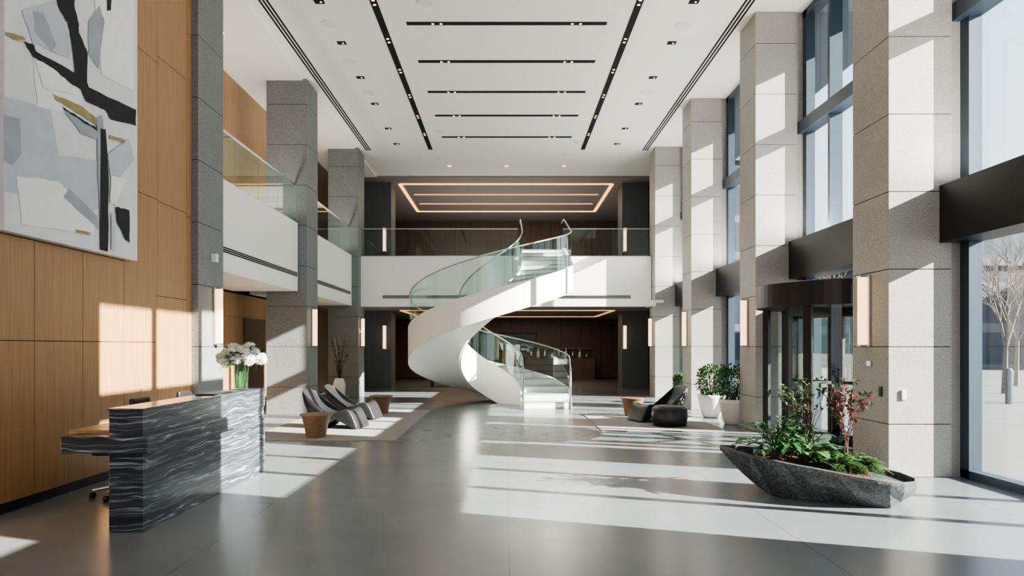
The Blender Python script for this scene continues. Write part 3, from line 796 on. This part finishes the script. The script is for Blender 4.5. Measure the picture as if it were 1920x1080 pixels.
# ------------------------------------------------------------------ exterior
bx('ground',WX1+.01,160,-60,200,-.25,-.02,'pave',kind='structure',label='pale paved plaza outside')
def bld(x0,x1,y0,y1,h,k,lab):
    b=MB(); b.box(x0,x1,y0,y1,-.02,h,k); 
    b.box(x0-.3,x1+.3,y0-.3,y1+.3,h,h+.5,'graniteD'); b.make('building',label=lab,cat='building')
bld(27,41,50,60,7.5,'bld3','low pale stone building across the plaza')
bld(42,60,62,80,14,'bld2','dark glazed office building')
bld(14,26,64,76,19,'bld1','grey office block with grid of windows')
bld(42.5,80,44,58,8,'bld1','grey building with windows beyond the plaza')
random.seed(33)
def tree(x,y,h,seed):
    random.seed(seed)
    e=empty('bare_tree',(x,y,-.02),'leafless pale street tree on the plaza','tree','bare street trees')
    b=MB(); b.tube([(0,0,0),(.05,0,h*.3)],[.09,.07],'bark',8); b.make('trunk',e,local=True)
    b=MB()
    def rec(p,d,l,r,dep):
        d=d.normalized(); q=p+d*l; b.tube([p,q],[r,r*.7],'bark',5,cap=False)
        if dep>0:
            for _ in range(3): rec(q,d+Vector((U(-1,1),U(-1,1),U(-.3,.7)))*.7,l*U(.65,.85),r*.6,dep-1)
    for _ in range(4): rec(Vector((.05,0,h*.3)),Vector((U(-.7,.7),U(-.7,.7),1)),h*.22,.05,4)
    b.make('branches',e,local=True)
tree(20.9,28,6.2,3); tree(17.2,23.6,5.0,4); tree(27,35,6,6); tree(12.5,25,5,9)
for i,(x,y) in enumerate(((14.2,19.3),(12.2,19.3),(16.2,19.3),(11,26))):
    b=MB(); b.lathe([(.09,0),(.09,.95),(.07,1.0),(.02,1.02)],(x,y,-.02),'frame',16); b.make('bollard',label='slate grey steel bollard on plaza',cat='bollard',group='plaza bollards')

# ------------------------------------------------------------------ light
sc=bpy.context.scene
w=bpy.data.worlds.new('World'); sc.world=w; w.use_nodes=True; nt=w.node_tree
bg=nt.nodes['Background']; tc=nt.nodes.new('ShaderNodeTexCoord'); sx=nt.nodes.new('ShaderNodeSeparateXYZ'); rp=nt.nodes.new('ShaderNodeValToRGB')
rp.color_ramp.elements[0].position=0.0; rp.color_ramp.elements[0].color=(0.86,0.92,0.98,1)
rp.color_ramp.elements[1].position=0.7; rp.color_ramp.elements[1].color=(0.54,0.72,0.93,1)
nt.links.new(tc.outputs['Generated'],sx.inputs[0]); nt.links.new(sx.outputs['Z'],rp.inputs[0]); nt.links.new(rp.outputs[0],bg.inputs['Color'])
bg.inputs['Strength'].default_value=1.4
s=bpy.data.lights.new('sun','SUN'); s.energy=27.0; s.angle=math.radians(0.35); s.color=(1,0.91,0.80)
so=bpy.data.objects.new('sun',s); COL.objects.link(so)
d=Vector((-1,0.34,-0.465)).normalized(); so.rotation_euler=d.to_track_quat('-Z','Y').to_euler(); so.location=(20,-7,12)
def area(x,y,z,sx_,sy_,en,col,up=False):  # added fill lights, not real fixtures
    l=bpy.data.lights.new('added_fill_light','AREA'); l.shape='RECTANGLE'; l.size=sx_; l.size_y=sy_; l.energy=en; l.color=col
    o=bpy.data.objects.new('added_fill_light',l); COL.objects.link(o); o.location=(x,y,z)
    if up: o.rotation_euler=(math.pi,0,0)
area(0,28,7.7,7,4,110,(1,.86,.72)); area(0,28.5,2.88,7,7,130,(1,.78,.56))  # added downward fill to lift the dark rear floors
area(0,28.5,4.6,7,7,110,(1,.92,.84),True)  # added upward fill to brighten the rear upper ceiling
area(-5.3,13.7,4.55,.2,4,45,(1,.95,.88),True); area(-5.3,19.2,4.55,.2,4,45,(1,.95,.88),True)  # uplights added on the balcony slabs to brighten the ceiling
for y in (6.5,11,15.5,19.8): area(5.44,y,3.62,.2,3,90,(1,.96,.9),True)  # uplights added above the header beams, also for ceiling brightness

cam=bpy.data.cameras.new('cam'); co=bpy.data.objects.new('cam',cam); COL.objects.link(co)
co.location=(0,0,CH); co.rotation_euler=(math.radians(90),0,0)
cam.sensor_width=36; cam.lens=24; cam.shift_x=10/1920; cam.shift_y=110/1920; cam.clip_end=500
sc.camera=co
sc.view_settings.view_transform='AgX'
try: sc.view_settings.look='AgX - Medium High Contrast'
except Exception as ex: print(ex)
sc.view_settings.exposure=0.68
for o in bpy.data.objects:
    if '_w' in o: del o['_w']
